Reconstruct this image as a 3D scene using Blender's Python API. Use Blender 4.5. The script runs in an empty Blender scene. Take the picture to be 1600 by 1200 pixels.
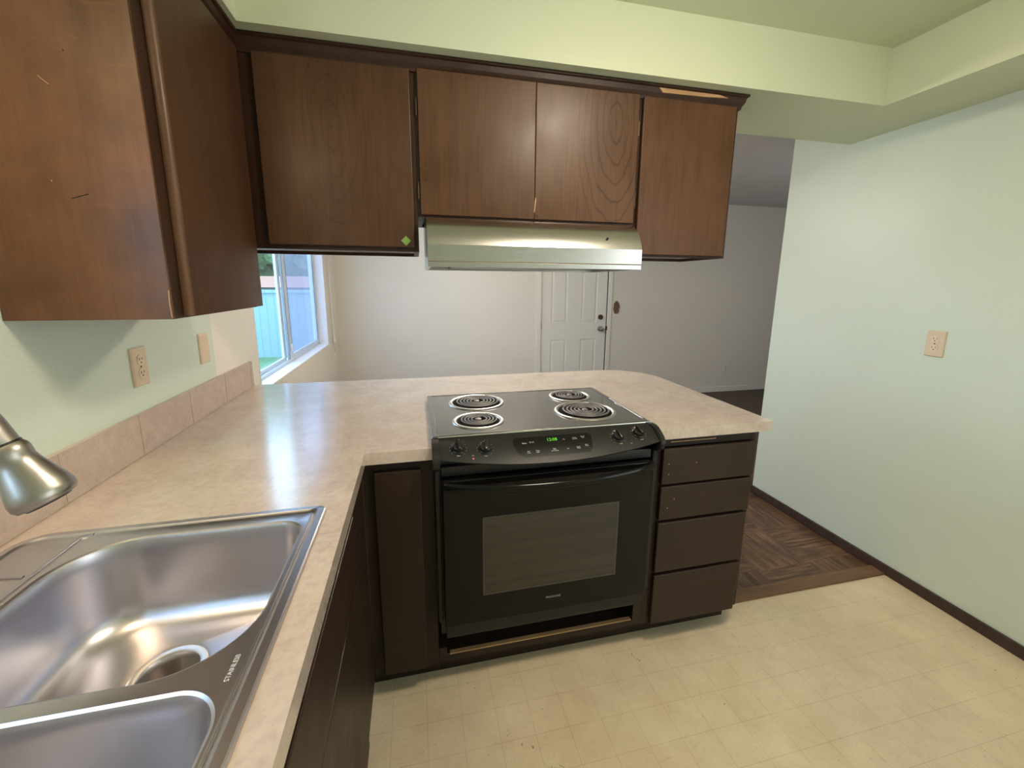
import bpy, bmesh, math, random
from mathutils import Vector, Matrix, noise
random.seed(7)
sc = bpy.context.scene
col = sc.collection

# ------------------------------------------------------------------ camera
cam_d = bpy.data.cameras.new('camera'); cam = bpy.data.objects.new('camera', cam_d); col.objects.link(cam)
YAW, PITCH, ROLL, FPX = 0.2291, 0.1893, 0.0067, 650.41
fw = Vector((math.sin(YAW)*math.cos(PITCH), math.cos(YAW)*math.cos(PITCH), -math.sin(PITCH)))
rt = Vector((math.cos(YAW), -math.sin(YAW), 0)); up = rt.cross(fw)
c_, s_ = math.cos(ROLL), math.sin(ROLL)
r2 = c_*rt + s_*up; u2 = -s_*rt + c_*up
cam.matrix_world = Matrix(((r2.x, u2.x, -fw.x, 0.8001), (r2.y, u2.y, -fw.y, -1.2355), (r2.z, u2.z, -fw.z, 1.4129), (0, 0, 0, 1)))
cam_d.sensor_fit = 'HORIZONTAL'; cam_d.sensor_width = 36.0; cam_d.lens = FPX/1600*36
cam_d.shift_x = -0.91/1600; cam_d.shift_y = -31.5/1600
cam_d.clip_start = 0.02; cam_d.clip_end = 200
sc.camera = cam

# ------------------------------------------------------------------ sky, lights, exposure
world = bpy.data.worlds.new('sky'); sc.world = world; world.use_nodes = True
wn = world.node_tree; wb = wn.nodes['Background']
wtc = wn.nodes.new('ShaderNodeTexCoord'); wsp = wn.nodes.new('ShaderNodeSeparateXYZ'); wr = wn.nodes.new('ShaderNodeValToRGB')
wn.links.new(wtc.outputs['Generated'], wsp.inputs[0]); wn.links.new(wsp.outputs['Z'], wr.inputs[0]); wn.links.new(wr.outputs[0], wb.inputs['Color'])
wr.color_ramp.elements[0].position = 0.0; wr.color_ramp.elements[0].color = (0.74, 0.86, 1.0, 1)
wr.color_ramp.elements[1].position = 0.6; wr.color_ramp.elements[1].color = (0.52, 0.70, 1.0, 1)
wb.inputs['Strength'].default_value = 7.0
CEIL_LIGHT_STRENGTH = 88.0
SINK_LIGHT_WATTS = 7.0
def area(name, loc, rot, size, size_y, watts, color, portal=False):
    l = bpy.data.lights.new(name, 'AREA'); l.shape = 'RECTANGLE'; l.size = size; l.size_y = size_y
    l.energy = watts; l.color = color
    if portal: l.cycles.is_portal = True
    o = bpy.data.objects.new(name, l); col.objects.link(o); o.location = loc; o.rotation_euler = rot
    return o
area('window_portal', (-0.16, 2.015, 1.48), (0, -math.pi/2, 0), 1.25, 1.77, 1, (1, 1, 1), True)
area('sink_window_portal', (-.16, -1.045, 1.56), (0, -math.pi/2, 0), .66, .77, 1, (1, 1, 1), True)
# added fill lights for living room and kitchen
area('living_fill', (4.6, 1.03, 1.5), (math.pi/2, 0, math.pi), 1.8, 1.1, 9, (0.92, 0.95, 1.0))
area('kitchen_fill', (3.03, -2.25, 1.25), (0, math.pi/2, 0), 1.9, 1.3, 24, (0.90, 0.95, 1.0))
# recessed sink lamp in the left soffit
area('sink_lamp', (0.17, -0.85, 2.13), (0, 0, 0), 0.16, 0.16, SINK_LIGHT_WATTS, (1.0, 0.72, 0.42))
sc.view_settings.view_transform = 'Standard'; sc.view_settings.look = 'None'
sc.view_settings.gamma = 1.0; sc.view_settings.use_curve_mapping = False
sc.view_settings.exposure = 0.0

# ------------------------------------------------------------------ material helpers
def s2l(c):
    return tuple((v/12.92 if v <= .04045 else ((v+.055)/1.055)**2.4) for v in [x/255 for x in c])
def mat(name, color=(.5,.5,.5), rough=.5, metal=0.0, **kw):
    m = bpy.data.materials.new(name); m.use_nodes = True
    b = m.node_tree.nodes['Principled BSDF']
    b.inputs['Base Color'].default_value = (*color, 1); b.inputs['Roughness'].default_value = rough; b.inputs['Metallic'].default_value = metal
    for k, v in kw.items(): b.inputs[k].default_value = v
    return m
def nd(m, t, **kw):
    n = m.node_tree.nodes.new(t)
    for k, v in kw.items(): setattr(n, k, v)
    return n
def lk(m, a, b): m.node_tree.links.new(a, b)
def coords(m, scale=(1,1,1), loc=(0,0,0), rot=(0,0,0)):
    tc = nd(m, 'ShaderNodeTexCoord'); mp = nd(m, 'ShaderNodeMapping')
    mp.inputs['Scale'].default_value = scale; mp.inputs['Location'].default_value = loc; mp.inputs['Rotation'].default_value = rot
    lk(m, tc.outputs['Object'], mp.inputs['Vector']); return mp.outputs['Vector']
def noi(m, vec, scale, detail=4, rough=.55, dist=0):
    n = nd(m, 'ShaderNodeTexNoise'); n.inputs['Scale'].default_value = scale; n.inputs['Detail'].default_value = detail
    n.inputs['Roughness'].default_value = rough; n.inputs['Distortion'].default_value = dist
    lk(m, vec, n.inputs['Vector']); return n.outputs['Fac']
def ramp(m, fac, stops):
    r = nd(m, 'ShaderNodeValToRGB'); e = r.color_ramp.elements
    e[0].position, e[0].color = stops[0][0], (*stops[0][1], 1); e[1].position, e[1].color = stops[-1][0], (*stops[-1][1], 1)
    for p, c in stops[1:-1]:
        x = e.new(p); x.color = (*c, 1)
    lk(m, fac, r.inputs['Fac']); return r.outputs['Color']
def mix(m, a, b, fac, mode='MIX'):
    n = nd(m, 'ShaderNodeMix', data_type='RGBA', blend_type=mode)
    for v, i in ((a, 6), (b, 7)):
        if isinstance(v, tuple): n.inputs[i].default_value = (*v, 1)
        else: lk(m, v, n.inputs[i])
    if isinstance(fac, (int, float)): n.inputs[0].default_value = fac
    else: lk(m, fac, n.inputs[0])
    return n.outputs[2]
def mth(m, op, a, b=0.0):
    n = nd(m, 'ShaderNodeMath', operation=op)
    for v, i in ((a, 0), (b, 1)):
        if isinstance(v, (int, float)): n.inputs[i].default_value = v
        else: lk(m, v, n.inputs[i])
    return n.outputs[0]
def bump(m, h, strength=.3, dist=.002):
    b = nd(m, 'ShaderNodeBump'); b.inputs['Strength'].default_value = strength; b.inputs['Distance'].default_value = dist
    lk(m, h, b.inputs['Height']); lk(m, b.outputs['Normal'], m.node_tree.nodes['Principled BSDF'].inputs['Normal'])
def P(m, k): return m.node_tree.nodes['Principled BSDF'].inputs[k]
def g(v): return (v, v, v)

def paint(name, c, rough=.55, pe=.25):
    m = mat(name, c, rough)
    v = coords(m); n1 = noi(m, v, 3, 3)
    lk(m, mix(m, tuple(x*.96 for x in c), tuple(min(1, x*1.03) for x in c), n1), P(m, 'Base Color'))
    bump(m, noi(m, v, 120, 3), pe, .0015)
    return m
M = {}
M['mint'] = paint('mint_wall_paint', (.61, .685, .60), .42, .35)
M['mint_lamplit'] = paint('lamplit_mint_paint', (.63, .67, .485), .5, .2)  # mint paint with the lamp's warm yellow put into its colour
M['cream'] = paint('cream_wall_paint', (.78, .745, .68), .5)
M['ceil_white'] = paint('textured_ceiling_paint', (.62, .61, .62), .8, 1.0)
M['trim_white'] = mat('white_trim_paint', (.80, .78, .73), .35)
M['jamb_white'] = mat('white_jamb_paint', (.82, .82, .82), .3)

def wood(name, dark, light, rough=.38, grain=1.0, ring=None, worn=0.0, spec=.32, horiz=False, off=0.0, rmix=.8, blot=(.80, 1.08)):
    m = mat(name, light, rough); P(m, 'Specular IOR Level').default_value = spec
    sx = (2, 26, 26) if horiz else (26, 26, 2)
    v = coords(m, sx, (off, off*1.7, off*.6)); n1 = noi(m, v, 1.0, 5, .6, .6)
    v2 = coords(m, (7, 160, 160) if horiz else (160, 160, 7)); n2 = noi(m, v2, 1.0, 3, .6)
    v3 = coords(m, (1, 1, 1), (off*2, 0, off)); n3 = noi(m, v3, 4.0, 4, .6)
    base = ramp(m, n1, [(.28, tuple((a*.45+b*.55) for a, b in zip(dark, light))), (.74, light)])
    pores = ramp(m, n2, [(.36, g(.6)), (.52, g(1.0))])
    c = mix(m, base, pores, .45*grain, 'MULTIPLY')
    bl = ramp(m, n3, [(.32, g(blot[0])), (.62, g(blot[1]))])
    c = mix(m, c, bl, .8, 'MULTIPLY')
    h = n2
    if ring:
        cx, cz, w, sc_ = ring
        vv = coords(m, (1, 0.0, .36), (-cx, 0, -cz*.36))
        wv = nd(m, 'ShaderNodeTexWave', wave_type='RINGS', rings_direction='SPHERICAL', wave_profile='SAW')
        wv.inputs['Scale'].default_value = sc_; wv.inputs['Distortion'].default_value = 3.2; wv.inputs['Detail'].default_value = 2.5; wv.inputs['Detail Scale'].default_value = 1.4
        lk(m, vv, wv.inputs['Vector'])
        line = ramp(m, wv.outputs['Fac'], [(.0, g(.35)), (.22, g(1.0)), (1.0, g(1.0))])
        ln = nd(m, 'ShaderNodeVectorMath', operation='LENGTH'); lk(m, vv, ln.inputs[0])
        fall = ramp(m, ln.outputs['Value'], [(w*.6, g(1.0)), (w, g(0.0))])
        c = mix(m, c, mix(m, g(1.0), line, fall), rmix, 'MULTIPLY')
    if worn:
        v4 = coords(m, (9, 9, 30)); n4 = noi(m, v4, 1.3, 5, .7, 1.0)
        c = mix(m, c, tuple(min(1, x*1.9+.01) for x in light), mth(m, 'MULTIPLY', ramp(m, n4, [(.60, g(0)), (.74, g(1))]), worn))
    lk(m, c, P(m, 'Base Color'))
    lk(m, ramp(m, n3, [(.3, g(rough-.07)), (.7, g(rough+.10))]), P(m, 'Roughness'))
    bump(m, h, .18, .0006)
    return m
WD, WL = (.046, .0190, .0085), (.118, .053, .024)
M['wood'] = wood('dark_stained_wood', WD, WL, .33)
M['wood2'] = wood('dark_stained_wood_b', WD, WL, .33, off=3.1)
M['wood_ring'] = wood('dark_stained_wood_cathedral', WD, (.126, .058, .027), .33, ring=(1.540, 1.99, .20, 13.0), off=1.3)
M['wood_ring_shaded'] = wood('shaded_stained_wood_cathedral_soft', (.038, .0158, .0075), (.098, .044, .021), .33, ring=(0.56, 1.90, .15, 12.0), off=5.0, rmix=.35)  # darker copy of the wood, shade on the left peninsula door in its colour
M['wood_frame'] = wood('dark_stained_frame_wood', (.017, .0070, .0038), (.046, .0195, .0095), .42, off=2.0)
M['wood_shaded'] = wood('dark_stained_wood_shaded', (.032, .0135, .0065), (.082, .037, .018), .36, off=3.1)  # copy of the wood darkened to hold the left-run door's shade
M['wood_end'] = wood('worn_end_panel_wood', (.070, .031, .015), (.165, .078, .040), .34, grain=.5, worn=.15, blot=(.52, 1.22), off=4.0)
M['wood_edge'] = wood('worn_edge_wood', (.045, .021, .011), (.120, .060, .030), .4, worn=.3)
M['wood_raw'] = wood('bare_wood', (.28, .15, .07), (.55, .34, .18), .6, horiz=True)
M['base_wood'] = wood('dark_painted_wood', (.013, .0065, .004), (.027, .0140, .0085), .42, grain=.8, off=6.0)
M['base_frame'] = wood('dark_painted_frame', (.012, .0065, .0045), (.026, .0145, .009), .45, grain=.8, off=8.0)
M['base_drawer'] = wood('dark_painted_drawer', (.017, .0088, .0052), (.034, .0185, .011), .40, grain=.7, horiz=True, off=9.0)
M['black_gap'] = mat('dark_recess', (.008, .006, .005), .7)
M['under'] = mat('cabinet_underside_laminate', (.30, .28, .26), .40)

def laminate():
    m = mat('beige_laminate', (.55, .45, .34), .21)
    v = coords(m); n1 = noi(m, v, 9, 6, .65, .4); n2 = noi(m, v, 60, 4, .6)
    c = ramp(m, n1, [(.30, (.49, .40, .34)), (.5, (.555, .46, .395)), (.70, (.61, .52, .45))])
    c = mix(m, c, ramp(m, n2, [(.35, g(.86)), (.55, g(1.02))]), .7, 'MULTIPLY')
    # joint of the two counter runs, just right of the sink's far corner
    lk(m, c, P(m, 'Base Color')); bump(m, n2, .05, .0004)
    P(m, 'Specular IOR Level').default_value = .8; P(m, 'Coat Weight').default_value = 1.0; P(m, 'Coat Roughness').default_value = .16
    return m
M['laminate'] = laminate()
def tile():
    m = mat('pinkish_beige_tile', (.45, .34, .27), .42)
    v = coords(m); n1 = noi(m, v, 25, 5, .6); n2 = noi(m, v, 140, 3)
    c = ramp(m, n1, [(.3, (.44, .345, .295)), (.7, (.54, .435, .375))])
    lk(m, mix(m, c, ramp(m, n2, [(.3, g(.86)), (.6, g(1.03))]), .7, 'MULTIPLY'), P(m, 'Base Color')); bump(m, n2, .12, .0006)
    return m
M['tile'] = tile()
M['grout'] = mat('pale_grout', (.60, .51, .43), .8)

def vinyl():
    m = mat('cream_vinyl_squares', (.6, .5, .35), .42)
    tc = nd(m, 'ShaderNodeTexCoord'); sp = nd(m, 'ShaderNodeSeparateXYZ'); lk(m, tc.outputs['Object'], sp.inputs[0])
    v = coords(m)
    def line(out, off):
        a = mth(m, 'DIVIDE', mth(m, 'SUBTRACT', out, off), .1123)
        f = mth(m, 'ABSOLUTE', mth(m, 'SUBTRACT', mth(m, 'FRACT', mth(m, 'ADD', a, 50.5)), .5))
        return mth(m, 'LESS_THAN', f, .010)
    l = mth(m, 'MAXIMUM', line(sp.outputs['X'], .79), line(sp.outputs['Y'], .025))
    n1 = noi(m, v, 6, 6, .7, .3); n2 = noi(m, v, 90, 4, .7, 1.5); n3 = noi(m, v, 34, 2, .5, 2.5); n4 = noi(m, v, 1.7, 3)
    c = ramp(m, n1, [(.3, (.60, .49, .335)), (.7, (.72, .615, .445))])
    c = mix(m, c, ramp(m, n2, [(.30, g(.70)), (.44, g(1.0))]), .5, 'MULTIPLY')
    c = mix(m, c, (.20, .13, .07), mth(m, 'MULTIPLY', ramp(m, n3, [(.735, g(0)), (.76, g(1))]), .8))
    c = mix(m, c, ramp(m, n4, [(.3, g(.9)), (.6, g(1.0))]), .8, 'MULTIPLY')
    c = mix(m, c, (.38, .26, .14), mth(m, 'MULTIPLY', l, mth(m, 'MULTIPLY', ramp(m, n1, [(.3, g(1)), (.7, g(.35))]), .55)))
    lk(m, c, P(m, 'Base Color')); bump(m, n2, .1, .0006)
    return m
M['vinyl'] = vinyl()
def parquet():
    m = mat('worn_parquet', (.15, .08, .04), .45)
    v0 = coords(m); ck = nd(m, 'ShaderNodeTexChecker'); ck.inputs['Scale'].default_value = 1/.305; lk(m, coords(m, (1, 1, 0), (0, 0, .01)), ck.inputs['Vector'])
    a = noi(m, coords(m, (3, 34, 1)), 1.6, 5, .65, .4); b = noi(m, coords(m, (34, 3, 1)), 1.6, 5, .65, .4)
    f = mix(m, a, b, ck.outputs['Fac'])
    c = ramp(m, f, [(.36, (.045, .022, .012)), (.50, (.105, .055, .030)), (.66, (.20, .115, .066))])
    n = noi(m, v0, 5, 4); c = mix(m, c, ramp(m, n, [(.3, g(.6)), (.65, g(1.15))]), .8, 'MULTIPLY')
    lk(m, c, P(m, 'Base Color')); bump(m, f, .15, .001)
    return m
M['parquet'] = parquet()
def carpet():
    m = mat('brown_carpet', (.10, .075, .06), .95)
    n = noi(m, coords(m), 160, 4, .7); lk(m, ramp(m, n, [(.3, (.065, .048, .040)), (.7, (.16, .12, .10))]), P(m, 'Base Color')); bump(m, n, .8, .004)
    return m
M['carpet'] = carpet()
M['baseboard'] = wood('scuffed_baseboard_wood', (.024, .014, .011), (.066, .040, .031), .5, horiz=False, worn=.8)
M['threshold'] = wood('threshold_wood', (.10, .055, .03), (.19, .11, .062), .45, horiz=True)

def steel(name, c, rough, ax='x', dirty=.1):
    m = mat(name, c, rough, 1.0)
    s = {'x': (4, 300, 300), 'y': (300, 4, 300), 'n': (40, 40, 40)}[ax]
    n = noi(m, coords(m, s), 1, 3); n2 = noi(m, coords(m), 7, 4)
    r = mth(m, 'ADD', mth(m, 'MULTIPLY', n, .10), mth(m, 'ADD', mth(m, 'MULTIPLY', n2, dirty), rough-.08))
    lk(m, r, P(m, 'Roughness')); bump(m, n, .02, .0002)
    return m
M['sink'] = steel('brushed_sink_steel', (.60, .585, .625), .30, 'y')
M['hood'] = steel('brushed_hood_steel', (.52, .50, .48), .25, 'x', .06)
M['nickel'] = steel('brushed_nickel', (.40, .37, .34), .36, 'n', .04)
M['chrome'] = mat('chrome', (.90, .89, .86), .28, 1.0)
M['hinge'] = mat('dark_bronze_hinge', (.10, .07, .05), .4, .9)
M['black_enamel'] = mat('black_enamel', (.045, .042, .038), .14, **{'Specular IOR Level': 1.0, 'Coat Weight': 1.0, 'Coat Roughness': .10, 'Coat IOR': 2.2})
M['black_panel'] = mat('black_satin_panel', (.021, .0195, .018), .36, **{'Specular IOR Level': .26})
M['black_gloss'] = mat('black_glass', (.006, .0055, .005), .10, **{'Specular IOR Level': .22})
M['black_plastic'] = mat('black_plastic', (.012, .011, .011), .30)
M['display'] = mat('display_glass', (.006, .006, .0055), .3, **{'Specular IOR Level': .2})
M['oven_glass'] = mat('oven_window_glass', (.034, .031, .022), .16)  # reflections in the oven window are put into the base colour
nn = noi(M['oven_glass'], coords(M['oven_glass'], (1, 1, 34)), 1.0, 2)
lk(M['oven_glass'], ramp(M['oven_glass'], nn, [(.35, (.026, .024, .017)), (.65, (.042, .038, .028))]), P(M['oven_glass'], 'Base Color'))
M['window_line'] = mat('oven_window_border', (.045, .042, .034), .3)
M['coil'] = mat('grey_coil_metal', (.17, .16, .165), .46, .4)
M['pan_dark'] = mat('drip_pan_dark', (.006, .005, .0045), .8, **{'Specular IOR Level': .1})
M['print'] = mat('white_print', (.55, .55, .52), .5)
M['print_dim'] = mat('grey_print', (.30, .29, .27), .5)
M['etch'] = mat('etched_mark', (.72, .71, .70), .6, .3)
def emis(name, c, s, base=(.02,.02,.02)):
    m = mat(name, base, .4); P(m, 'Emission Color').default_value = (*c, 1); P(m, 'Emission Strength').default_value = s
    return m
M['green_led'] = emis('green_led', (.16, .75, .05), 1.0)
M['red_led'] = emis('red_led', (1.0, .16, .10), 1.6)
M['lamp_glass'] = emis('lit_lamp_glass', (1.0, .86, .68), CEIL_LIGHT_STRENGTH, (.8, .8, .8))
M['lamp_glass2'] = emis('added_dining_lamp_glass', (1.0, .87, .70), 105.0, (.8, .8, .8))
M['almond'] = mat('almond_plastic', (.66, .53, .38), .35)
M['almond_face'] = mat('almond_socket', (.70, .58, .43), .35)
M['slot'] = mat('dark_slot', (.03, .02, .015), .6)
M['white_plastic'] = mat('white_plastic', (.72, .71, .68), .35)
M['tape'] = mat('green_tape', (.20, .34, .07), .6)
M['alu'] = mat('window_aluminium', (.55, .66, .80), .35, .2)
M['alu_dark'] = mat('window_gasket', (.06, .08, .12), .5)
M['cord'] = mat('white_cord', (.82, .80, .76), .5)
M['plaque'] = mat('carved_wood', (.12, .05, .025), .5)
wv = nd(M['plaque'], 'ShaderNodeTexWave', wave_type='RINGS', rings_direction='Y'); wv.inputs['Scale'].default_value = 22; wv.inputs['Distortion'].default_value = 1.0
lk(M['plaque'], coords(M['plaque'], (1.7, 1, 1), (-3.194*1.7, 0, -1.14)), wv.inputs['Vector'])
lk(M['plaque'], ramp(M['plaque'], wv.outputs['Fac'], [(.3, (.075, .028, .015)), (.8, (.30, .17, .10))]), P(M['plaque'], 'Base Color'))
def glass(name, tint, haze):
    m = bpy.data.materials.new(name); m.use_nodes = True; nt = m.node_tree; nt.nodes.clear()
    o = nt.nodes.new('ShaderNodeOutputMaterial'); t = nt.nodes.new('ShaderNodeBsdfTransparent'); t.inputs[0].default_value = (*tint, 1)
    gl = nt.nodes.new('ShaderNodeBsdfGlossy'); gl.inputs['Roughness'].default_value = .02
    lw = nt.nodes.new('ShaderNodeLayerWeight'); lw.inputs[0].default_value = .5
    pw = nt.nodes.new('ShaderNodeMath'); pw.operation = 'POWER'; pw.inputs[1].default_value = 4.0; nt.links.new(lw.outputs['Facing'], pw.inputs[0])
    fr = nt.nodes.new('ShaderNodeMath'); fr.operation = 'MULTIPLY_ADD'; fr.inputs[1].default_value = .35; fr.inputs[2].default_value = .03; nt.links.new(pw.outputs[0], fr.inputs[0])
    mx = nt.nodes.new('ShaderNodeMixShader'); nt.links.new(fr.outputs[0], mx.inputs[0]); nt.links.new(t.outputs[0], mx.inputs[1]); nt.links.new(gl.outputs[0], mx.inputs[2])
    last = mx.outputs[0]
    if haze:
        d = nt.nodes.new('ShaderNodeBsdfTranslucent'); d.inputs[0].default_value = (.62, .68, .86, 1)
        m2 = nt.nodes.new('ShaderNodeMixShader'); m2.inputs[0].default_value = haze
        nt.links.new(last, m2.inputs[1]); nt.links.new(d.outputs[0], m2.inputs[2]); last = m2.outputs[0]
    nt.links.new(last, o.inputs[0]); return m
M['pane'] = glass('clear_pane', (.86, .96, 1.0), 0)
M['pane_screen'] = glass('screened_pane', (.60, .64, .72), .11)
M['fence'] = mat('blue_grey_fence_boards', (.40, .58, .66), .8)
fv = M['fence']; tc = nd(fv, 'ShaderNodeTexCoord'); sp = nd(fv, 'ShaderNodeSeparateXYZ'); lk(fv, tc.outputs['Object'], sp.inputs[0])
fx = mth(fv, 'FRACT', mth(fv, 'DIVIDE', mth(fv, 'ADD', sp.outputs['X'], 20), .14))
lk(fv, mix(fv, (.19, .32, .36), (.10, .18, .21), mth(fv, 'LESS_THAN', fx, .06)), P(fv, 'Base Color'))
M['grass'] = mat('lawn_grass', (.12, .30, .06), .9)
lk(M['grass'], ramp(M['grass'], noi(M['grass'], coords(M['grass']), 6, 6, .7), [(.3, (.05, .14, .05)), (.7, (.12, .24, .11))]), P(M['grass'], 'Base Color'))
M['leaf'] = mat('tree_leaves', (.15, .32, .10), .8)
lk(M['leaf'], ramp(M['leaf'], noi(M['leaf'], coords(M['leaf']), 9, 6, .75), [(.35, (.03, .08, .03)), (.65, (.13, .24, .10))]), P(M['leaf'], 'Base Color'))
M['bark'] = mat('tree_bark', (.10, .07, .05), .9)
M['roof'] = mat('orange_roof', (.36, .17, .11), .8)
M['siding'] = mat('house_siding', (.16, .18, .20), .8)

# ------------------------------------------------------------------ geometry helpers
def box(bm, x0, x1, y0, y1, z0, z1, bev=0, seg=2):
    vs = [bm.verts.new((x, y, z)) for x in (x0, x1) for y in (y0, y1) for z in (z0, z1)]
    fs = [bm.faces.new([vs[i] for i in q]) for q in ((0,1,3,2), (4,6,7,5), (0,4,5,1), (2,3,7,6), (0,2,6,4), (1,5,7,3))]
    if bev:
        es = list({e for f in fs for e in f.edges})
        bmesh.ops.bevel(bm, geom=es, offset=bev, segments=seg, affect='EDGES', profile=.5)
    return bm
def B(*a, **k): return box(bmesh.new(), *a, **k)
def prism(bm, pts, fn0, fn1, caps=True):
    a = [bm.verts.new(fn0(p)) for p in pts]; b = [bm.verts.new(fn1(p)) for p in pts]; n = len(pts)
    for i in range(n): bm.faces.new((a[i], a[(i+1) % n], b[(i+1) % n], b[i]))
    if caps:
        bm.faces.new(a[::-1]); bm.faces.new(b)
    return bm
def ring_strip(bm, loops, closed=True, cap0=False, cap1=False):
    vl = [[bm.verts.new(p) for p in l] for l in loops]
    for a, b in zip(vl, vl[1:]):
        n = len(a)
        for i in range(n if closed else n-1): bm.faces.new((a[i], a[(i+1) % n], b[(i+1) % n], b[i]))
    if cap0: bm.faces.new(vl[0][::-1])
    if cap1: bm.faces.new(vl[-1])
    return vl
def frame_axis(d):
    d = Vector(d).normalized(); a = Vector((0,0,1)) if abs(d.z) < .9 else Vector((1,0,0))
    u = d.cross(a).normalized(); return u, d.cross(u).normalized()
def lathe(bm, prof, origin, axis, seg=32, cap0=True, cap1=True):
    """prof: list of (radius, distance along axis)."""
    o = Vector(origin); d = Vector(axis).normalized(); u, v = frame_axis(d)
    loops = [[o + d*h + (u*math.cos(t)+v*math.sin(t))*max(r, 1e-5) for t in [2*math.pi*i/seg for i in range(seg)]] for r, h in prof]
    ring_strip(bm, loops, True, cap0, cap1); return bm
def tube(bm, pts, r, seg=10, flat=1.0, cap=True, upv=None):
    pts = [Vector(p) for p in pts]; loops = []
    for i, p in enumerate(pts):
        d = (pts[min(i+1, len(pts)-1)] - pts[max(i-1, 0)]).normalized()
        upd = Vector(upv) if upv else (Vector((0,0,1)) if abs(d.z) < .95 else Vector((0,1,0)))
        u = d.cross(upd).normalized(); v = u.cross(d).normalized()
        loops.append([p + u*math.cos(t)*r + v*math.sin(t)*r*flat for t in [2*math.pi*k/seg for k in range(seg)]])
    ring_strip(bm, loops, True, cap, cap); return bm
def obj(name, bm, m, parent=None, smooth=None, label=None):
    bmesh.ops.recalc_face_normals(bm, faces=bm.faces[:])
    me = bpy.data.meshes.new(name); bm.to_mesh(me); bm.free()
    ms = m if isinstance(m, (list, tuple)) else [m]
    for x in ms: me.materials.append(x)
    if smooth:
        for p in me.polygons: p.use_smooth = True
        try: me.set_sharp_from_angle(angle=math.radians(smooth))
        except Exception: pass
    o = bpy.data.objects.new(name, me); col.objects.link(o)
    if parent:
        o.parent = parent; o.matrix_parent_inverse = world_of(parent).inverted()
    if label: o['label'] = label
    return o
def world_of(o):
    # every mesh keeps its own origin at the world origin; only thing Empties are placed
    return Matrix.Translation(o.location) if o.type == 'EMPTY' else Matrix.Identity(4)
def thing(name, label, cat, loc=(0,0,0), group=None):
    o = bpy.data.objects.new(name, None); col.objects.link(o); o.location = loc; o.empty_display_size = .05
    return tag(o, label, cat, group)
def tag(o, label, cat, group=None):
    o['label'] = label; o['category'] = cat
    if group: o['group'] = group
    return o
def struct(name, bm, m, smooth=None, label=None, parent=None):
    o = obj(name, bm, m, parent, smooth)
    if not parent: o['kind'] = 'structure'
    if label: o['label'] = label
    return o
def text(name, body, m, mtx, size, parent=None, depth=.0002, align='CENTER'):
    cu = bpy.data.curves.new(name, 'FONT'); cu.body = body; cu.size = size; cu.extrude = depth; cu.align_x = align; cu.align_y = 'CENTER'
    cu.space_line = .85; cu.resolution_u = 3
    t = bpy.data.objects.new(name, cu); col.objects.link(t); bpy.context.view_layer.update()
    me = bpy.data.meshes.new_from_object(t); bpy.data.objects.remove(t)
    me.transform(mtx); me.materials.append(m)
    o = bpy.data.objects.new(name, me); col.objects.link(o)
    if parent: o.parent = parent; o.matrix_parent_inverse = world_of(parent).inverted()
    return o
def basis(o, x, y):
    x = Vector(x).normalized(); y = Vector(y); y = (y - x*y.dot(x)).normalized(); z = x.cross(y)
    return Matrix(((x.x, y.x, z.x, o[0]), (x.y, y.y, z.y, o[1]), (x.z, y.z, z.z, o[2]), (0,0,0,1)))

# ------------------------------------------------------------------ setting
HC = 2.35; ZS = 2.14; XR = 3.045; YB = 3.47
struct('floor', B(-.12, XR+.12, -3.02, .15, -.10, 0), M['vinyl'], label='cream vinyl kitchen floor with a small square pattern')
struct('floor', B(-.12, 7.1, .15, 1.75, -.10, -.002), M['parquet'], label='dark worn parquet floor beyond the peninsula')
struct('floor', B(-.12, 7.1, 1.75, YB+.12, -.10, 0), M['carpet'], label='brown carpet of the living room')
struct('trim_1', B(2.06, XR, .138, .205, -.002, .009, bev=.003), M['threshold'], label='flat wooden threshold strip between vinyl and parquet')
KY0, KY1, KZ0, KZ1 = -1.43, -.66, 1.23, 1.89
bm = bmesh.new(); box(bm, -.12, 0, -3.02, KY0, 0, 2.45); box(bm, -.12, 0, KY1, .66, 0, 2.45); box(bm, -.12, 0, KY0, KY1, 0, KZ0); box(bm, -.12, 0, KY0, KY1, KZ1, 2.45)
struct('wall_left', bm, M['mint'])
bm = bmesh.new(); WY0, WY1, WZ0, WZ1 = 1.13, 2.90, .855, 2.10
box(bm, -.12, 0, .66, WY0, 0, 2.45); box(bm, -.12, 0, WY1, YB, 0, 2.45); box(bm, -.12, 0, WY0, WY1, 0, WZ0); box(bm, -.12, 0, WY0, WY1, WZ1, 2.45)
struct('wall_left_dining', bm, M['cream'])
DX0, DX1 = 2.235, 3.075
bm = bmesh.new(); box(bm, -.12, DX0, YB, YB+.12, 0, 2.45); box(bm, DX1, 7.1, YB, YB+.12, 0, 2.45); box(bm, DX0, DX1, YB, YB+.12, 2.05, 2.45)
struct('wall_back', bm, M['cream'])
struct('wall_right', B(XR, XR+.12, -3.02, 1.005, 0, 2.45), M['mint'])
struct('wall_right_living', B(7.0, 7.12, .9, YB+.12, 0, 2.45), M['cream'])
struct('wall_front_living', B(XR+.12, 7.12, .885, 1.005, 0, 2.45), M['cream'])
struct('wall_front', B(-.12, XR+.12, -3.14, -3.02, 0, 2.45), M['mint'])
struct('ceiling', B(-.12, XR+.12, -3.02, .3, HC, 2.45), M['mint_lamplit'])
struct('ceiling', B(-.12, 7.12, .66, YB+.12, 2.40, 2.50), M['ceil_white'])
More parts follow.
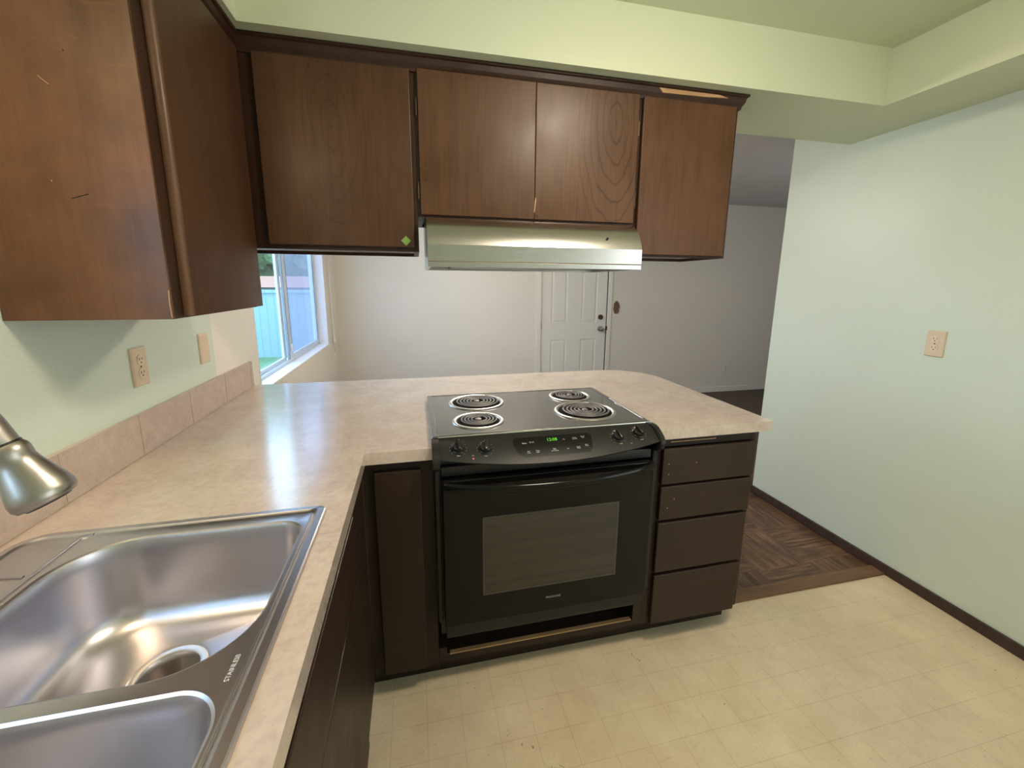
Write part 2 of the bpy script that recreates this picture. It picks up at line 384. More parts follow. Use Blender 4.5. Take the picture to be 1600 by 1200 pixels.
# soffit: over the peninsula, down the right wall, and down the left wall; one painted mesh
bm = bmesh.new(); prism(bm, [(0, -3.02), (.336, -3.02), (.336, .247), (2.703, .247), (2.725, -3.02), (XR, -3.02), (XR, .66), (0, .66)],
    lambda p: (p[0], p[1], ZS), lambda p: (p[0], p[1], 2.40))
struct('ceiling_soffit', bm, M['mint_lamplit'], label='pale green boxed soffit around the kitchen ceiling')
bm = B(XR-.013, XR, -3.0, 1.005, 0, .052, bev=.004); box(bm, XR-.013, XR+.13, 1.005, 1.017, 0, .052, bev=.003)
struct('baseboard_right', bm, M['baseboard'], label='scuffed dark brown baseboard')
bm = bmesh.new(); box(bm, 0, 2.17, YB-.012, YB, 0, .07, bev=.003); box(bm, 3.14, 7.0, YB-.012, YB, 0, .07, bev=.003)
struct('baseboard_back', bm, M['trim_white'])

# door in the back wall
door = struct('door_1', bmesh.new(), M['trim_white'])
bm = bmesh.new(); y0 = YB+.012
box(bm, DX0+.004, DX1-.006, y0+.010, y0+.045, .01, 2.045)
xs = [DX0+.004, 2.365, 2.565, 2.745, 2.945, DX1-.006]; zs = [.01, .22, .760, .960, 1.615, 1.725, 1.935, 2.045]
for i in (0, 2, 4): box(bm, xs[i], xs[i+1], y0, y0+.010, .01, 2.045)
for j in (0, 2, 4, 6):
    for i in (1, 3): box(bm, xs[i], xs[i+1], y0, y0+.010, zs[j], zs[j+1])
for j in (1, 3, 5):
    for i in (1, 3):
        a0, a1, b0, b1 = xs[i], xs[i+1], zs[j], zs[j+1]
        sq = lambda d, y: [(a0+d, y, b0+d), (a1-d, y, b0+d), (a1-d, y, b1-d), (a0+d, y, b1-d)]
        ring_strip(bm, [sq(0, y0), sq(.007, y0+.008), sq(.014, y0+.008), sq(.032, y0+.002)], True, False, True)
struct('door_slab', bm, M['trim_white'], parent=door)
bm = bmesh.new(); box(bm, DX0-.055, DX0, YB-.014, YB+.06, 0, 2.10, bev=.004); box(bm, DX1, DX1+.055, YB-.014, YB+.06, 0, 2.10, bev=.004); box(bm, DX0, DX1, YB-.014, YB+.06, 2.05, 2.105, bev=.004)
struct('door_casing', bm, M['trim_white'], parent=door)
bm = bmesh.new(); lathe(bm, [(.032, 0), (.032, .006), (.014, .012), (.012, .032), (.026, .042), (.030, .055), (.024, .066), (.006, .070)], (2.995, y0, .885), (0, -1, 0), 24)
struct('door_handle', bm, M['nickel'], 40, 'round brushed metal door knob', door)
bm = bmesh.new(); lathe(bm, [(.031, 0), (.031, .010), (.026, .018), (.004, .019)], (2.995, y0, 1.025), (0, -1, 0), 24); box(bm, 2.991, 2.999, y0-.032, y0-.018, 1.008, 1.042, bev=.002)
struct('deadbolt', bm, M['hinge'], 40, 'dark round deadbolt', door)
for z in (.93, 1.75, .20):
    struct('hinge', B(DX0-.002, DX0+.010, YB-.004, YB+.014, z-.045, z+.045, bev=.002), M['nickel'], parent=door)
struct('strike_plate', B(DX1-.007, DX1+.004, YB-.016, YB+.02, .865, .915, bev=.001), M['hinge'], parent=door)

# window in the left wall of the dining area
win = struct('window_1', bmesh.new(), M['alu'])
bm = bmesh.new(); XF0, XF1 = -.118, -.075
for a in ((WY0, WY0+.03, WZ0, WZ1), (WY1-.022, WY1, WZ0, WZ1), (WY0, WY1, WZ0, WZ0+.022), (WY0, WY1, WZ1-.03, WZ1)): box(bm, XF0, XF1, a[0], a[1], a[2], a[3], bev=.003)
struct('window_frame', bm, M['alu'], parent=win)
bm = bmesh.new()
for a in ((1.90, 1.95, WZ0+.02, WZ1-.03), (WY0+.03, WY0+.06, WZ0+.02, WZ1-.03), (WY0+.06, 1.90, WZ0+.02, WZ0+.045), (WY0+.06, 1.90, WZ1-.055, WZ1-.03)): box(bm, -.112, -.096, a[0], a[1], a[2], a[3], bev=.002)
box(bm, -.0955, -.0945, 1.935, 1.943, WZ0+.02, WZ1-.03)
sash = struct('sash', bm, M['alu'], parent=win)
struct('glass_pane', B(-.107, -.103, WY0+.05, 1.91, WZ0+.035, WZ1-.045), M['pane'], parent=sash)
bm = bmesh.new()
for a in ((1.955, 2.035, WZ0+.02, WZ1-.03), (WY1-.05, WY1-.02, WZ0+.02, WZ1-.03), (2.035, WY1-.05, WZ0+.02, WZ0+.05), (2.035, WY1-.05, WZ1-.06, WZ1-.03)): box(bm, -.094, -.078, a[0], a[1], a[2], a[3], bev=.002)
sash = struct('sash', bm, M['alu'], parent=win)
struct('glass_pane', B(-.088, -.084, 2.025, WY1-.04, WZ0+.04, WZ1-.05), M['pane_screen'], parent=sash)
bm = bmesh.new(); box(bm, -.0775, -.0765, 2.033, 2.038, WZ0+.05, WZ1-.06); box(bm, -.0775, -.0765, WY1-.052, WY1-.047, WZ0+.05, WZ1-.06); box(bm, -.0775, -.0765, 1.952, 1.957, WZ0+.02, WZ1-.03)
struct('gasket', bm, M['alu_dark'], parent=win)
struct('window_latch', B(-.078, -.062, 1.975, 1.995, .93, .985, bev=.003), M['white_plastic'], parent=win)
struct('window_sill', B(-.075, .012, WY0, WY1, WZ0-.012, WZ0+.004, bev=.003), M['jamb_white'], parent=win)
bm = bmesh.new(); box(bm, -.075, .0015, WY1-.003, WY1+.001, WZ0, WZ1); box(bm, -.075, .0015, WY0-.001, WY0+.003, WZ0, WZ1)
struct('window_jamb', bm, M['jamb_white'], parent=win)

# window over the sink, left of the frame
win2 = struct('window_2', bmesh.new(), M['alu'])
bm = bmesh.new()
for a in ((KY0, KY0+.03, KZ0, KZ1), (KY1-.03, KY1, KZ0, KZ1), (KY0, KY1, KZ0, KZ0+.03), (KY0, KY1, KZ1-.03, KZ1), ((KY0+KY1)/2-.02, (KY0+KY1)/2+.02, KZ0, KZ1)): box(bm, -.118, -.080, *a, bev=.003)
struct('window_frame', bm, M['alu'], parent=win2)
struct('glass_pane', B(-.102, -.098, KY0+.02, KY1-.02, KZ0+.02, KZ1-.02), M['pane'], parent=win2)
struct('window_sill', B(-.080, .012, KY0, KY1, KZ0-.010, KZ0+.003, bev=.003), M['jamb_white'], parent=win2)

# blind cord hanging on the left wall by the window
t = thing('blind_cord', 'thin white blind cord loop with a small tassel hanging beside the window', 'cord', (.02, 3.10, .70))
bm = bmesh.new(); tube(bm, [(.018, 3.06, 2.2), (.018, 3.08, 1.5), (.018, 3.09, .86)], .0032, 6); tube(bm, [(.018, 3.03, 2.2), (.018, 3.07, 1.5), (.018, 3.115, .86)], .0032, 6)
tube(bm, [(.018, 3.09, .86), (.018, 3.10, .74)], .0032, 6)
obj('cord', bm, M['cord'], t)
obj('tassel', lathe(bmesh.new(), [(.004, 0), (.012, -.01), (.014, -.045), (.006, -.05)], (.018, 3.10, .89), (0, 0, 1), 12), M['cord'], t)
bm = B(0.001, .022, 3.05, 3.075, .70, .745, bev=.004); tube(bm, [(.018, 3.10, .74), (.018, 3.095, .71), (.018, 3.065, .715)], .003, 6)
obj('wall_hook', bm, M['cord'], t)
obj('top_bracket', B(0.001, .03, 3.01, 3.08, 2.19, 2.22, bev=.003), M['cord'], t)

# oval plaque
bm = bmesh.new(); N = 40
lp = lambda s, y: [(3.194+math.cos(a)*.040*s*(1+.06*math.sin(6*a)), y, 1.140+math.sin(a)*.078*s*(1+.05*math.sin(5*a))) for a in [2*math.pi*i/N for i in range(N)]]
ring_strip(bm, [lp(1, YB), lp(1, YB-.008), lp(.85, YB-.014), lp(.72, YB-.010), lp(.35, YB-.010), lp(.25, YB-.017)], True, True, True)
tag(obj('wall_plaque', bm, M['plaque'], smooth=40), 'small oval carved brown wooden plaque on the wall right of the white door', 'plaque')

# outlets and plates
def outlet(label, o, xd, kind='duplex', m='almond', name='electrical_outlet'):
    mt = basis(o, xd, (0, 0, 1)); nz = mt.to_3x3() @ Vector((0, 0, 1))
    t = thing(name, label, 'outlet' if kind == 'duplex' else 'wall plate', o)
    def T(bm): bmesh.ops.transform(bm, matrix=mt, verts=bm.verts[:]); return bm
    sq = lambda w, h, z: [(-w, -h, z), (w, -h, z), (w, h, z), (-w, h, z)]
    bm = bmesh.new(); ring_strip(bm, [sq(.035, .057, 0), sq(.035, .057, .003), sq(.0335, .0555, .0055), sq(.031, .053, .0068)], True, True, True)
    obj('cover_plate', T(bm), M[m], t)
    if kind == 'duplex':
        for sgn in (1, -1):
            cy = sgn*.0195
            pr = [(max(-.0145, min(.0145, .0175*math.cos(a))), cy + .0165*math.sin(a)) for a in [2*math.pi*i/32 for i in range(32)]]
            bm = bmesh.new(); prism(bm, pr, lambda p: (p[0], p[1], .006), lambda p: (p[0]*.97, cy+(p[1]-cy)*.97, .0088))
            s = obj('receptacle', T(bm), M[m+'_face'] if m+'_face' in M else M[m], t)
            bm = bmesh.new(); box(bm, -.0072, -.0052, cy-.001, cy+.0075, .0087, .0093); box(bm, .0052, .0072, cy+.0, cy+.0070, .0087, .0093)
            lathe(bm, [(.0024, 0), (.0024, .0006)], (0, cy-.0068, .0087), (0, 0, 1), 12)
            obj('socket_slots', T(bm), M['slot'], s)
        obj('screw', T(lathe(bmesh.new(), [(.003, 0), (.003, .001)], (0, 0, .0066), (0, 0, 1), 12)), M['hinge'], t)
    else:
        for sgn in (1, -1):
            obj('screw', T(lathe(bmesh.new(), [(.0028, 0), (.0028, .0008)], (0, sgn*.041, .0066), (0, 0, 1), 12)), M['almond_face'], t)
    return t
outlet('almond duplex outlet on the pale green right-hand wall', (XR, .124, 1.1655), (0, -1, 0))
outlet('almond duplex outlet on the left wall above the tile backsplash', (0, .184, 1.167), (0, 1, 0))
outlet('almond blank cover plate on the left wall near the window', (0, .575, 1.163), (0, 1, 0), 'blank', name='blank_wall_plate')
outlet('small white outlet low on the far wall right of the white door', (4.837, YB, .322), (1, 0, 0), m='white_plastic')

# ------------------------------------------------------------------ outside
g_ = struct('ground', B(-14, -.12, -2, 22, -.30, -.10), M['grass'], label='bright lawn outside the window')
t = thing('garden_fence', 'pale blue grey board fence across the lawn outside the window', 'fence', (-3, 8, -.1))
obj('board_panel', B(-9, 2.0, 8.0, 8.03, -.08, 1.21), M['fence'], t)
obj('cap_rail', B(-9, 2.0, 7.96, 8.06, 1.21, 1.27), M['fence'], t)
for x in (-7, -4.6, 0.2): obj('fence_post', B(x-.05, x+.05, 8.03, 8.13, -.1, 1.21), M['fence'], t)
t = thing('leafy_tree', 'light green leafy tree behind the garden fence', 'tree', (-5.0, 20, -.1))
bm = bmesh.new()
for i in range(26):
    a = random.random()*6.28; rr = random.random()**.5*1.7
    mtx = Matrix.Translation((-5.0+1.5*rr*math.cos(a), 20+1.5*rr*math.sin(a), 2.0+random.random()*4)) @ Matrix.Scale(.9+random.random()*.6, 4)
    bmesh.ops.create_icosphere(bm, subdivisions=4, radius=1, matrix=mtx)
for v in bm.verts: v.co += Vector((noise.noise(v.co*3), noise.noise(v.co*3+Vector((9, 0, 0))), noise.noise(v.co*3+Vector((0, 9, 0)))))*.35 + Vector((noise.noise(v.co*9), noise.noise(v.co*9+Vector((5, 0, 0))), noise.noise(v.co*9+Vector((0, 5, 0)))))*.22
obj('foliage', bm, M['leaf'], t)
obj('trunk', lathe(bmesh.new(), [(.20, 0), (.15, 1.5), (.10, 2.6)], (-5.0, 20, -.1), (0, 0, 1), 12), M['bark'], t)
t = thing('neighbour_house', 'low house with an orange roof seen over the garden fence', 'house', (-5, 14, -.1))
obj('wall', B(-11, 0.5, 13.0, 16, -.1, 1.30), M['siding'], t)
bm = bmesh.new(); prism(bm, [(12.7, 1.27), (14.5, 1.62), (16.3, 1.27)], lambda p: (-11.3, p[0], p[1]), lambda p: (.8, p[0], p[1])); obj('roof', bm, M['roof'], t)

# ------------------------------------------------------------------ upper cabinets
YF, YD = .315, .297          # face frame plane and door front plane of the peninsula uppers
def front_door(name, x0, x1, z0, z1, m, parent, y0=YD, y1=YF-.0015, lab=None):
    return obj(name, B(x0, x1, y0, y1, z0, z1, bev=.0025), m, parent, label=lab)
def upper_unit(x0, x1, z0, label, stile=.032, z1=ZS):
    t = thing('upper_cabinet', label, 'cabinet', (x0, YF, z0), 'upper cabinets')
    bm = bmesh.new(); e = .018; D = .604
    box(bm, x0, x0+e, YF+.018, D, z0, z1); box(bm, x1-e, x1, YF+.018, D, z0, z1)
    box(bm, x0+e, x1-e, YF+.018, D-.006, z1-e, z1); box(bm, x0+e, x1-e, D-.018, D, z0, z1-e)
    obj('body', bm, M['wood_frame'], t)
    bm = bmesh.new(); fwid = .032
    box(bm, x0, x0+stile, YF, YF+.018, z0, z1, bev=.001); box(bm, x1-fwid, x1, YF, YF+.018, z0, z1, bev=.001)
    box(bm, x0+stile, x1-fwid, YF, YF+.018, z1-.05, z1); box(bm, x0+stile, x1-fwid, YF, YF+.018, z0, z0+.03)
    obj('face_frame', bm, M['wood_frame'], t)
    obj('bottom_panel', B(x0+e, x1-e, YF+.018, D-.018, z0+.012, z0+.022), M['under'], t)
    return t
u = upper_unit(.002, .8215, 1.522, 'dark wood upper cabinet above the counter, left of the hood', .352)
front_door('door', .349, .807, 1.536, 2.092, M['wood_ring_shaded'], u)
u2_ = upper_unit(.8220, 1.6445, 1.640, 'short dark wood upper cabinet with two doors directly above the range hood')
d = front_door('door', .832, 1.2355, 1.646, 2.098, M['wood2'], u2_)
d2 = front_door('door', 1.2365, 1.632, 1.646, 2.098, M['wood_ring'], u2_)
bm = bmesh.new(); random.seed(3)
pts = [(1.232, 1.668), (1.2345, 1.690), (1.237, 1.718), (1.2405, 1.722), (1.2415, 1.712), (1.239, 1.690), (1.2375, 1.672)]
prism(bm, pts, lambda p: (p[0], YD-.0008, p[1]), lambda p: (p[0], YD+.0003, p[1])); obj('chipped_scar', bm, M['wood_raw'], d2, label='pale chipped spot at the door edge')
u3 = upper_unit(1.645, 2.066, 1.524, 'dark wood upper cabinet at the open end, right of the hood')
front_door('door', 1.649, 2.046, 1.531, 2.094, M['wood'], u3)
# surface hinges in the dark gaps between doors
def hinge(x, z, parent, w=.010):
    bm = B(x-w/2, x+w/2, YF-.005, YF, z-.030, z+.030, bev=.001); tube(bm, [(x, YF-.008, z-.024), (x, YF-.008, z+.024)], .0035, 8)
    obj('hinge', bm, M['hinge'], parent)
hinge(.8270, 1.985, u2_, .008); hinge(.8270, 1.725, u2_, .008); hinge(1.6382, 1.985, u2_, .009); hinge(1.6382, 1.735, u2_, .009)
# left wall cabinet
MARKS = [([(.134, -.2001, 1.787), (.148, -.2001, 1.774)], .0006, 'wood_raw'), ([(.152, -.2001, 1.572), (.181, -.2001, 1.582)], .0008, 'black_gap'), ([(.1800, -.2001, 1.832), (.1802, -.2001, 1.835)], .0012, 'black_gap'), ([(.1250, -.2001, 1.602), (.1252, -.2001, 1.6045)], .0009, 'wood_raw'), ([(.2925, -.2001, 1.337), (.2915, -.2001, 1.370), (.2932, -.2001, 1.395)], .0011, 'wood_raw')]
XL, YL0, YL1, ZL = .295, -.200, .2955, 1.334
t = thing('wall_cabinet', 'dark wood wall cabinet on the left wall with a worn lighter end panel', 'cabinet', (0, YL0, ZL))
bm = bmesh.new(); box(bm, .001, XL-.018, YL0+.006, YL0+.018, ZL, ZS); box(bm, .001, XL-.018, YL1-.018, YL1, ZL, ZS); box(bm, .001, XL-.018, YL0+.018, YL1-.018, ZL+.004, ZL+.016); box(bm, .001, XL-.018, YL0+.018, YL1-.018, ZS-.016, ZS-.001)
box(bm, .001, .010, YL0+.018, YL1-.018, ZL+.016, ZS-.016)
obj('body', bm, M['wood_frame'], t)
ep = obj('end_panel', B(.001, XL, YL0, YL0+.006, ZL, ZS-.001, bev=.0008), M['wood_end'], t, label='large flat end panel, lighter and worn')
for pts_, r_, m_ in MARKS:
    obj('scuff_mark', tube(bmesh.new(), pts_, r_, 6), M[m_], ep)
bm = bmesh.new(); box(bm, XL-.018, XL, YL0+.006, YL0+.055, ZL, ZS-.001, bev=.001); box(bm, XL-.018, XL, YL1-.03, YL1, ZL, ZS-.001); box(bm, XL-.018, XL, YL0+.055, YL1-.03, ZS-.05, ZS-.001); box(bm, XL-.018, XL, YL0+.055, YL1-.03, ZL, ZL+.03)
obj('face_frame', bm, M['wood_frame'], t)
# door: slightly bowed, rounded pale edge toward the camera
bm = bmesh.new(); zz = [ZL+.004+(2.092-ZL-.004)*i/24 for i in range(25)]
def dprof(z):
    k = (z-ZL)/(2.1-ZL); ya = -.160+.004*math.sin(math.pi*k); e = .0015
    return [(XL+e, ya), (XL+.010, ya), (XL+.0165, ya+.0035), (XL+.020, ya+.010), (XL+.020, .288), (XL+e, .288)]
loops = [[(p[0], p[1], z) for p in dprof(z)] for z in zz]
vl = ring_strip(bm, loops, True, True, True); bm.faces.ensure_lookup_table()
for f in bm.faces:
    c = f.calc_center_median()
    f.material_index = 1 if (c.y < -.145 and c.x < XL+.0195) else 0
obj('door', bm, [M['wood_shaded'], M['wood_edge']], t, smooth=35)

# crown moulding along both runs
bm = bmesh.new()
prof = [(0, ZS-.001), (0, ZS-.050), (-.006, ZS-.050), (-.008, ZS-.040), (-.016, ZS-.028), (-.019, ZS-.012), (-.026, ZS-.009), (-.026, ZS-.001)]
def crown(d, z):   # outline of the moulding pushed out by d
    return [(XL-d, YL0-.9, z), (XL-d, YF+d, z), (2.067-d, YF+d, z), (2.067-d, .604, z)]
vl = [[bm.verts.new(p) for p in crown(d if i else d, z)] for i, (d, z) in enumerate(prof)]
# correct the sign for each run: left run pushes +x, peninsula pushes -y, end return pushes +x
for (d, z), row in zip(prof, vl):
    row[0].co = (XL-d, YL0, z); row[1].co = (XL-d, YF+d, z); row[2].co = (2.067-d, YF+d, z); row[3].co = (2.067-d, .604, z)
n = len(vl)
for i in range(n):
    for k in range(3): bm.faces.new((vl[i][k], vl[i][k+1], vl[(i+1) % n][k+1], vl[(i+1) % n][k]))
bm.faces.new([r[0] for r in vl]); bm.faces.new([r[3] for r in vl][::-1])
tr = struct('trim_2', bm, M['wood_frame'], label='dark wood crown moulding at the top of the cabinets')
bm = bmesh.new(); prism(bm, [(1.72, ZS-.0285), (1.705, ZS-.0135), (1.96, ZS-.0135), (2.0, ZS-.021), (1.90, ZS-.026)], lambda p: (p[0], YF-.0215, p[1]), lambda p: (p[0], YF-.015, p[1]))
obj('bare_patch', bm, M['wood_raw'], tr)

# green tape diamond
bm = bmesh.new(); s = .0165; prism(bm, [(0, s), (s, 0), (0, -s), (-s, 0)], lambda p: (.778+p[0], YD-.0007, 1.557+p[1]), lambda p: (.778+p[0], YD-.0001, 1.557+p[1]))
tag(obj('tape_marker', bm, M['tape']), 'small green tape diamond on the cabinet door left of the hood', 'tape')

# ------------------------------------------------------------------ range hood
t = thing('range_hood', 'stainless steel under-cabinet range hood with a curved front', 'range hood', (1.228, .4, 1.468))
HX0, HX1 = .846, 1.612
curve = [(.298-.116*math.cos(math.radians(a))/.94, 1.536+.1015*(math.sin(math.radians(a))-.342)/.658) for a in range(90, 19, -3)]
bm = bmesh.new()
prism(bm, [(.600, 1.6375)] + curve + [(.1815, 1.487), (.184, 1.483), (.600, 1.483)], lambda p: (HX0, p[0], p[1]), lambda p: (HX1, p[0], p[1]))
obj('hood_shell', bm, M['hood'], t, smooth=7)
bm = bmesh.new()
box(bm, HX0, HX1, .183, .205, 1.468, 1.483); box(bm, HX0, HX0+.012, .205, .600, 1.468, 1.483); box(bm, HX1-.012, HX1, .205, .600, 1.468, 1.483); box(bm, HX0+.012, HX1-.012, .588, .600, 1.468, 1.483)
obj('bottom_rim', bm, M['hood'], t)
obj('filter', B(HX0+.10, HX1-.10, .25, .56, 1.474, 1.4825), M['under'], t, label='grey mesh filter under the hood')
obj('button', lathe(bmesh.new(), [(.0045, 0), (.0045, .003)], (1.480, .197, 1.574), (0, -.85, .5), 12), M['black_plastic'], t)

# ------------------------------------------------------------------ countertop (L shape, cut out for the sink and the range)
ZC, ZCB = .914, .876
def arc(cx, cy, r, a0, a1, n): return [(cx+r*math.cos(math.radians(a0+(a1-a0)*i/n)), cy+r*math.sin(math.radians(a0+(a1-a0)*i/n))) for i in range(n+1)]
outline = [(.001, -2.4), (.637, -2.4), (.637, 0), (.842, 0), (.842, .536), (1.596, .536), (1.596, 0)] + arc(2.090, .008, .008, -90, 0, 4) + arc(1.846, .755, .252, 0, 90, 18) + [(.001, 1.007)]
SX0, SX1, SY0, SY1 = .075, .570, -1.13, -.315      # sink cut-out
def poly_holes(bm, loops, z):
    es = []
    for l in loops:
        vs = [bm.verts.new((p[0], p[1], z)) for p in l]
        es += [bm.edges.new((vs[i], vs[(i+1) % len(vs)])) for i in range(len(vs))]
    r = bmesh.ops.triangle_fill(bm, edges=es, use_beauty=True, use_dissolve=False)
    return [f for f in r['geom'] if isinstance(f, bmesh.types.BMFace)]
bm = bmesh.new(); hole = [(SX0, SY0), (SX1, SY0), (SX1, SY1), (SX0, SY1)]
fs = poly_holes(bm, [outline, hole], ZC)
ext = bmesh.ops.extrude_face_region(bm, geom=fs)
for v in [x for x in ext['geom'] if isinstance(x, bmesh.types.BMVert)]: v.co.z = ZCB
ct = tag(obj('countertop', bm, M['laminate']), 'L-shaped beige laminate countertop with a rounded peninsula corner', 'countertop')
M['seam'] = mat('counter_seam', (.30, .22, .15), .6)
obj('seam', B(.572, .6372, -.4055, -.4045, ZC-.001, ZC+.0002), M['seam'], ct)

# ------------------------------------------------------------------ backsplash
t = thing('tile_backsplash', 'single row of pinkish beige tiles along the left wall behind the counter', 'backsplash', (0, .6, ZC))
ys = [-1.575, -1.292, -1.009, -.726, -.443, -.160, .123, .406, .689, .965, .998]
obj('grout_bed', B(.001, .0127, -1.575, .999, ZC+.0005, 1.0345), M['grout'], t)
for a, b in zip(ys, ys[1:]):
    obj('tile', B(.0128, .0145, a+.0014, b-.0014, ZC+.0025, 1.0355, bev=.0006), M['tile'], t)

# ------------------------------------------------------------------ base cabinets
ZT = .100   # underside of cabinet bodies above the toe kick
YFb = .032; YDb = .013
def base_body(t, x0, x1, y0, y1):
    bm = bmesh.new(); e = .018
    box(bm, x0, x0+e, y0, y1, ZT, ZCB-.001); box(bm, x1-e, x1, y0, y1, ZT, ZCB-.001)
    box(bm, x0+e, x1-e, y0+.001, y1, ZT, ZT+e); box(bm, x0+e, x1-e, y1-.012, y1, ZT+e, ZCB-.001)
    obj('body', bm, M['base_frame'], t)
t = thing('base_cabinet', 'narrow dark brown corner base cabinet with one tall door, left of the stove', 'cabinet', (.74, .03, 0), 'base cabinets')
base_body(t, .640, .838, YFb+.018, .64)
bm = bmesh.new(); box(bm, .622, .660, YFb, YFb+.018, ZT, ZCB-.001); box(bm, .790, .838, YFb, YFb+.018, ZT, ZCB-.001); box(bm, .660, .790, YFb, YFb+.018, .835, ZCB-.001); box(bm, .660, .790, YFb, YFb+.018, ZT, .13)
obj('face_frame', bm, M['base_frame'], t)
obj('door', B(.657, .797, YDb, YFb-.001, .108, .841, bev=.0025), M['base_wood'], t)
obj('toe_kick', B(.610, .838, .098, .110, 0, ZT), M['base_frame'], t)

t = thing('drawer_cabinet', 'dark brown base cabinet with four drawers at the open end of the peninsula', 'cabinet', (1.84, .03, 0), 'base cabinets')
bm = bmesh.new(); e = .018
pts = [(YFb+.018, ZCB-.001), (.64, ZCB-.001), (.64, 0), (.098, 0), (.098, .098), (YFb+.018, .098)]
prism(bm, pts, lambda p: (2.039, p[0], p[1]), lambda p: (2.057, p[0], p[1])); box(bm, 1.612, 1.630, YFb+.018, .64, ZT, ZCB-.001)
box(bm, 1.630, 2.039, YFb+.019, .64, ZT, ZT+e); box(bm, 1.630, 2.039, .628, .64, ZT+e, ZCB-.001)
obj('body', bm, M['base_frame'], t)
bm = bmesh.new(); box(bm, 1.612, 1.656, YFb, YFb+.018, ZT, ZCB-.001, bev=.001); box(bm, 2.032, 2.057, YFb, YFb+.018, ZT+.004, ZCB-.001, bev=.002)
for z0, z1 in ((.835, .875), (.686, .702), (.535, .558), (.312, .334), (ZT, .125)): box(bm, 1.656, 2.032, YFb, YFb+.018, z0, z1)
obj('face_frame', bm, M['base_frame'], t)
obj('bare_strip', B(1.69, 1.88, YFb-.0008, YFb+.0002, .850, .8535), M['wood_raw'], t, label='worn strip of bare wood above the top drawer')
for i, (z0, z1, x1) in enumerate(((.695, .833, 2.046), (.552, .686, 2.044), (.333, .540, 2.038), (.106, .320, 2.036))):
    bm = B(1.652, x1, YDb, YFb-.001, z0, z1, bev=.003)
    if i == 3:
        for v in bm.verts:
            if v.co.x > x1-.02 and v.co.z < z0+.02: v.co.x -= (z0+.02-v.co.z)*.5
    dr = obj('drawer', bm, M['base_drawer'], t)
    if i < 2:
        for hx, hz in (((1.676, .775), (1.79, .772), (1.678, .735)) if i == 0 else ((1.684, .60), (1.71, .635))):
            obj('screw_hole', lathe(bmesh.new(), [(.0022, 0), (.0022, .0006)], (hx, YDb+.0002, hz), (0, -1, 0), 8), M['wood_raw'], dr)
obj('toe_kick', B(1.612, 2.039, .098, .110, 0, ZT), M['base_frame'], t)

t = thing('range_platform', 'low dark plinth with a bare wood edge under the stove', 'plinth', (1.22, .05, 0))
bm = bmesh.new(); box(bm, .8385, 1.6115, .098, .110, 0, ZT); box(bm, .8385, 1.6115, YFb, .60, ZT, .124)
obj('deck', bm, M['base_frame'], t)
obj('bare_edge', B(.876, 1.578, YFb+.001, YFb+.016, .1242, .129), M['wood_raw'], t, label='rough bare wood strip')
bm = bmesh.new(); box(bm, .8395, .866, YFb-.002, YFb+.018, .125, .160); box(bm, .866, .876, YFb-.002, YFb+.018, .125, .135)
obj('side_block', bm, M['base_drawer'], t)
obj('side_block', B(1.582, 1.611, YFb-.002, YFb+.018, .125, .205), M['base_drawer'], t)

# left run: sink base and corner filler
t = thing('sink_base_cabinet', 'dark brown sink base cabinet with a false drawer front, under the sink', 'cabinet', (.6, -.7, 0), 'base cabinets')
XFb, XDb = .606, .626
bm = bmesh.new(); box(bm, .02, XFb, -.200, -.182, ZT, ZCB-.001); box(bm, .02, XFb, -1.398, -1.38, ZT, ZCB-.001); box(bm, .02, XFb, -1.38, -.200, ZT, ZT+.018); box(bm, .001, .019, -1.38, -.200, ZT, ZCB-.001)
obj('body', bm, M['base_frame'], t)
bm = bmesh.new(); box(bm, XFb-.018, XFb, -1.38, -.200, .63, .66); box(bm, XFb-.018, XFb, -1.38, -.200, .835, ZCB-.001); box(bm, XFb-.018, XFb, -.80, -.76, ZT+.018, .63)
obj('face_frame', bm, M['base_frame'], t)
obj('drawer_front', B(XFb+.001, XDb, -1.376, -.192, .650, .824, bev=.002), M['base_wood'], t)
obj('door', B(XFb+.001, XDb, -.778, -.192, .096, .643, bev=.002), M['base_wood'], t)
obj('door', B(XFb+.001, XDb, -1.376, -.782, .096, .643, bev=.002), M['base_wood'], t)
obj('toe_kick', B(.545, .557, -1.398, -.182, 0, ZT), M['base_frame'], t)
t = thing('corner_filler', 'dark brown filler panel in the inside corner of the base cabinets', 'panel', (.6, -.09, 0))
obj('panel', B(XFb, XDb-.004, -.178, YFb-.002, .096, ZCB-.002, bev=.001), M['base_wood'], t)
obj('toe_kick', B(.545, .557, -.181, .097, 0, .096), M['base_frame'], t)
t = thing('base_cabinet', 'dark brown base cabinet at the near end of the left run, beyond the sink', 'cabinet', (.6, -1.9, 0), 'base cabinets')
bm = bmesh.new(); box(bm, .02, XFb, -1.42, -1.402, ZT, ZCB-.001); box(bm, .02, XFb, -2.39, -2.372, ZT, ZCB-.001); box(bm, .02, XFb, -2.372, -1.42, ZT, ZT+.018)
obj('body', bm, M['base_frame'], t)
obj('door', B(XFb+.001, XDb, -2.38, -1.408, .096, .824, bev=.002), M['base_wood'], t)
obj('toe_kick', B(.545, .557, -2.39, -1.402, 0, ZT), M['base_frame'], t)

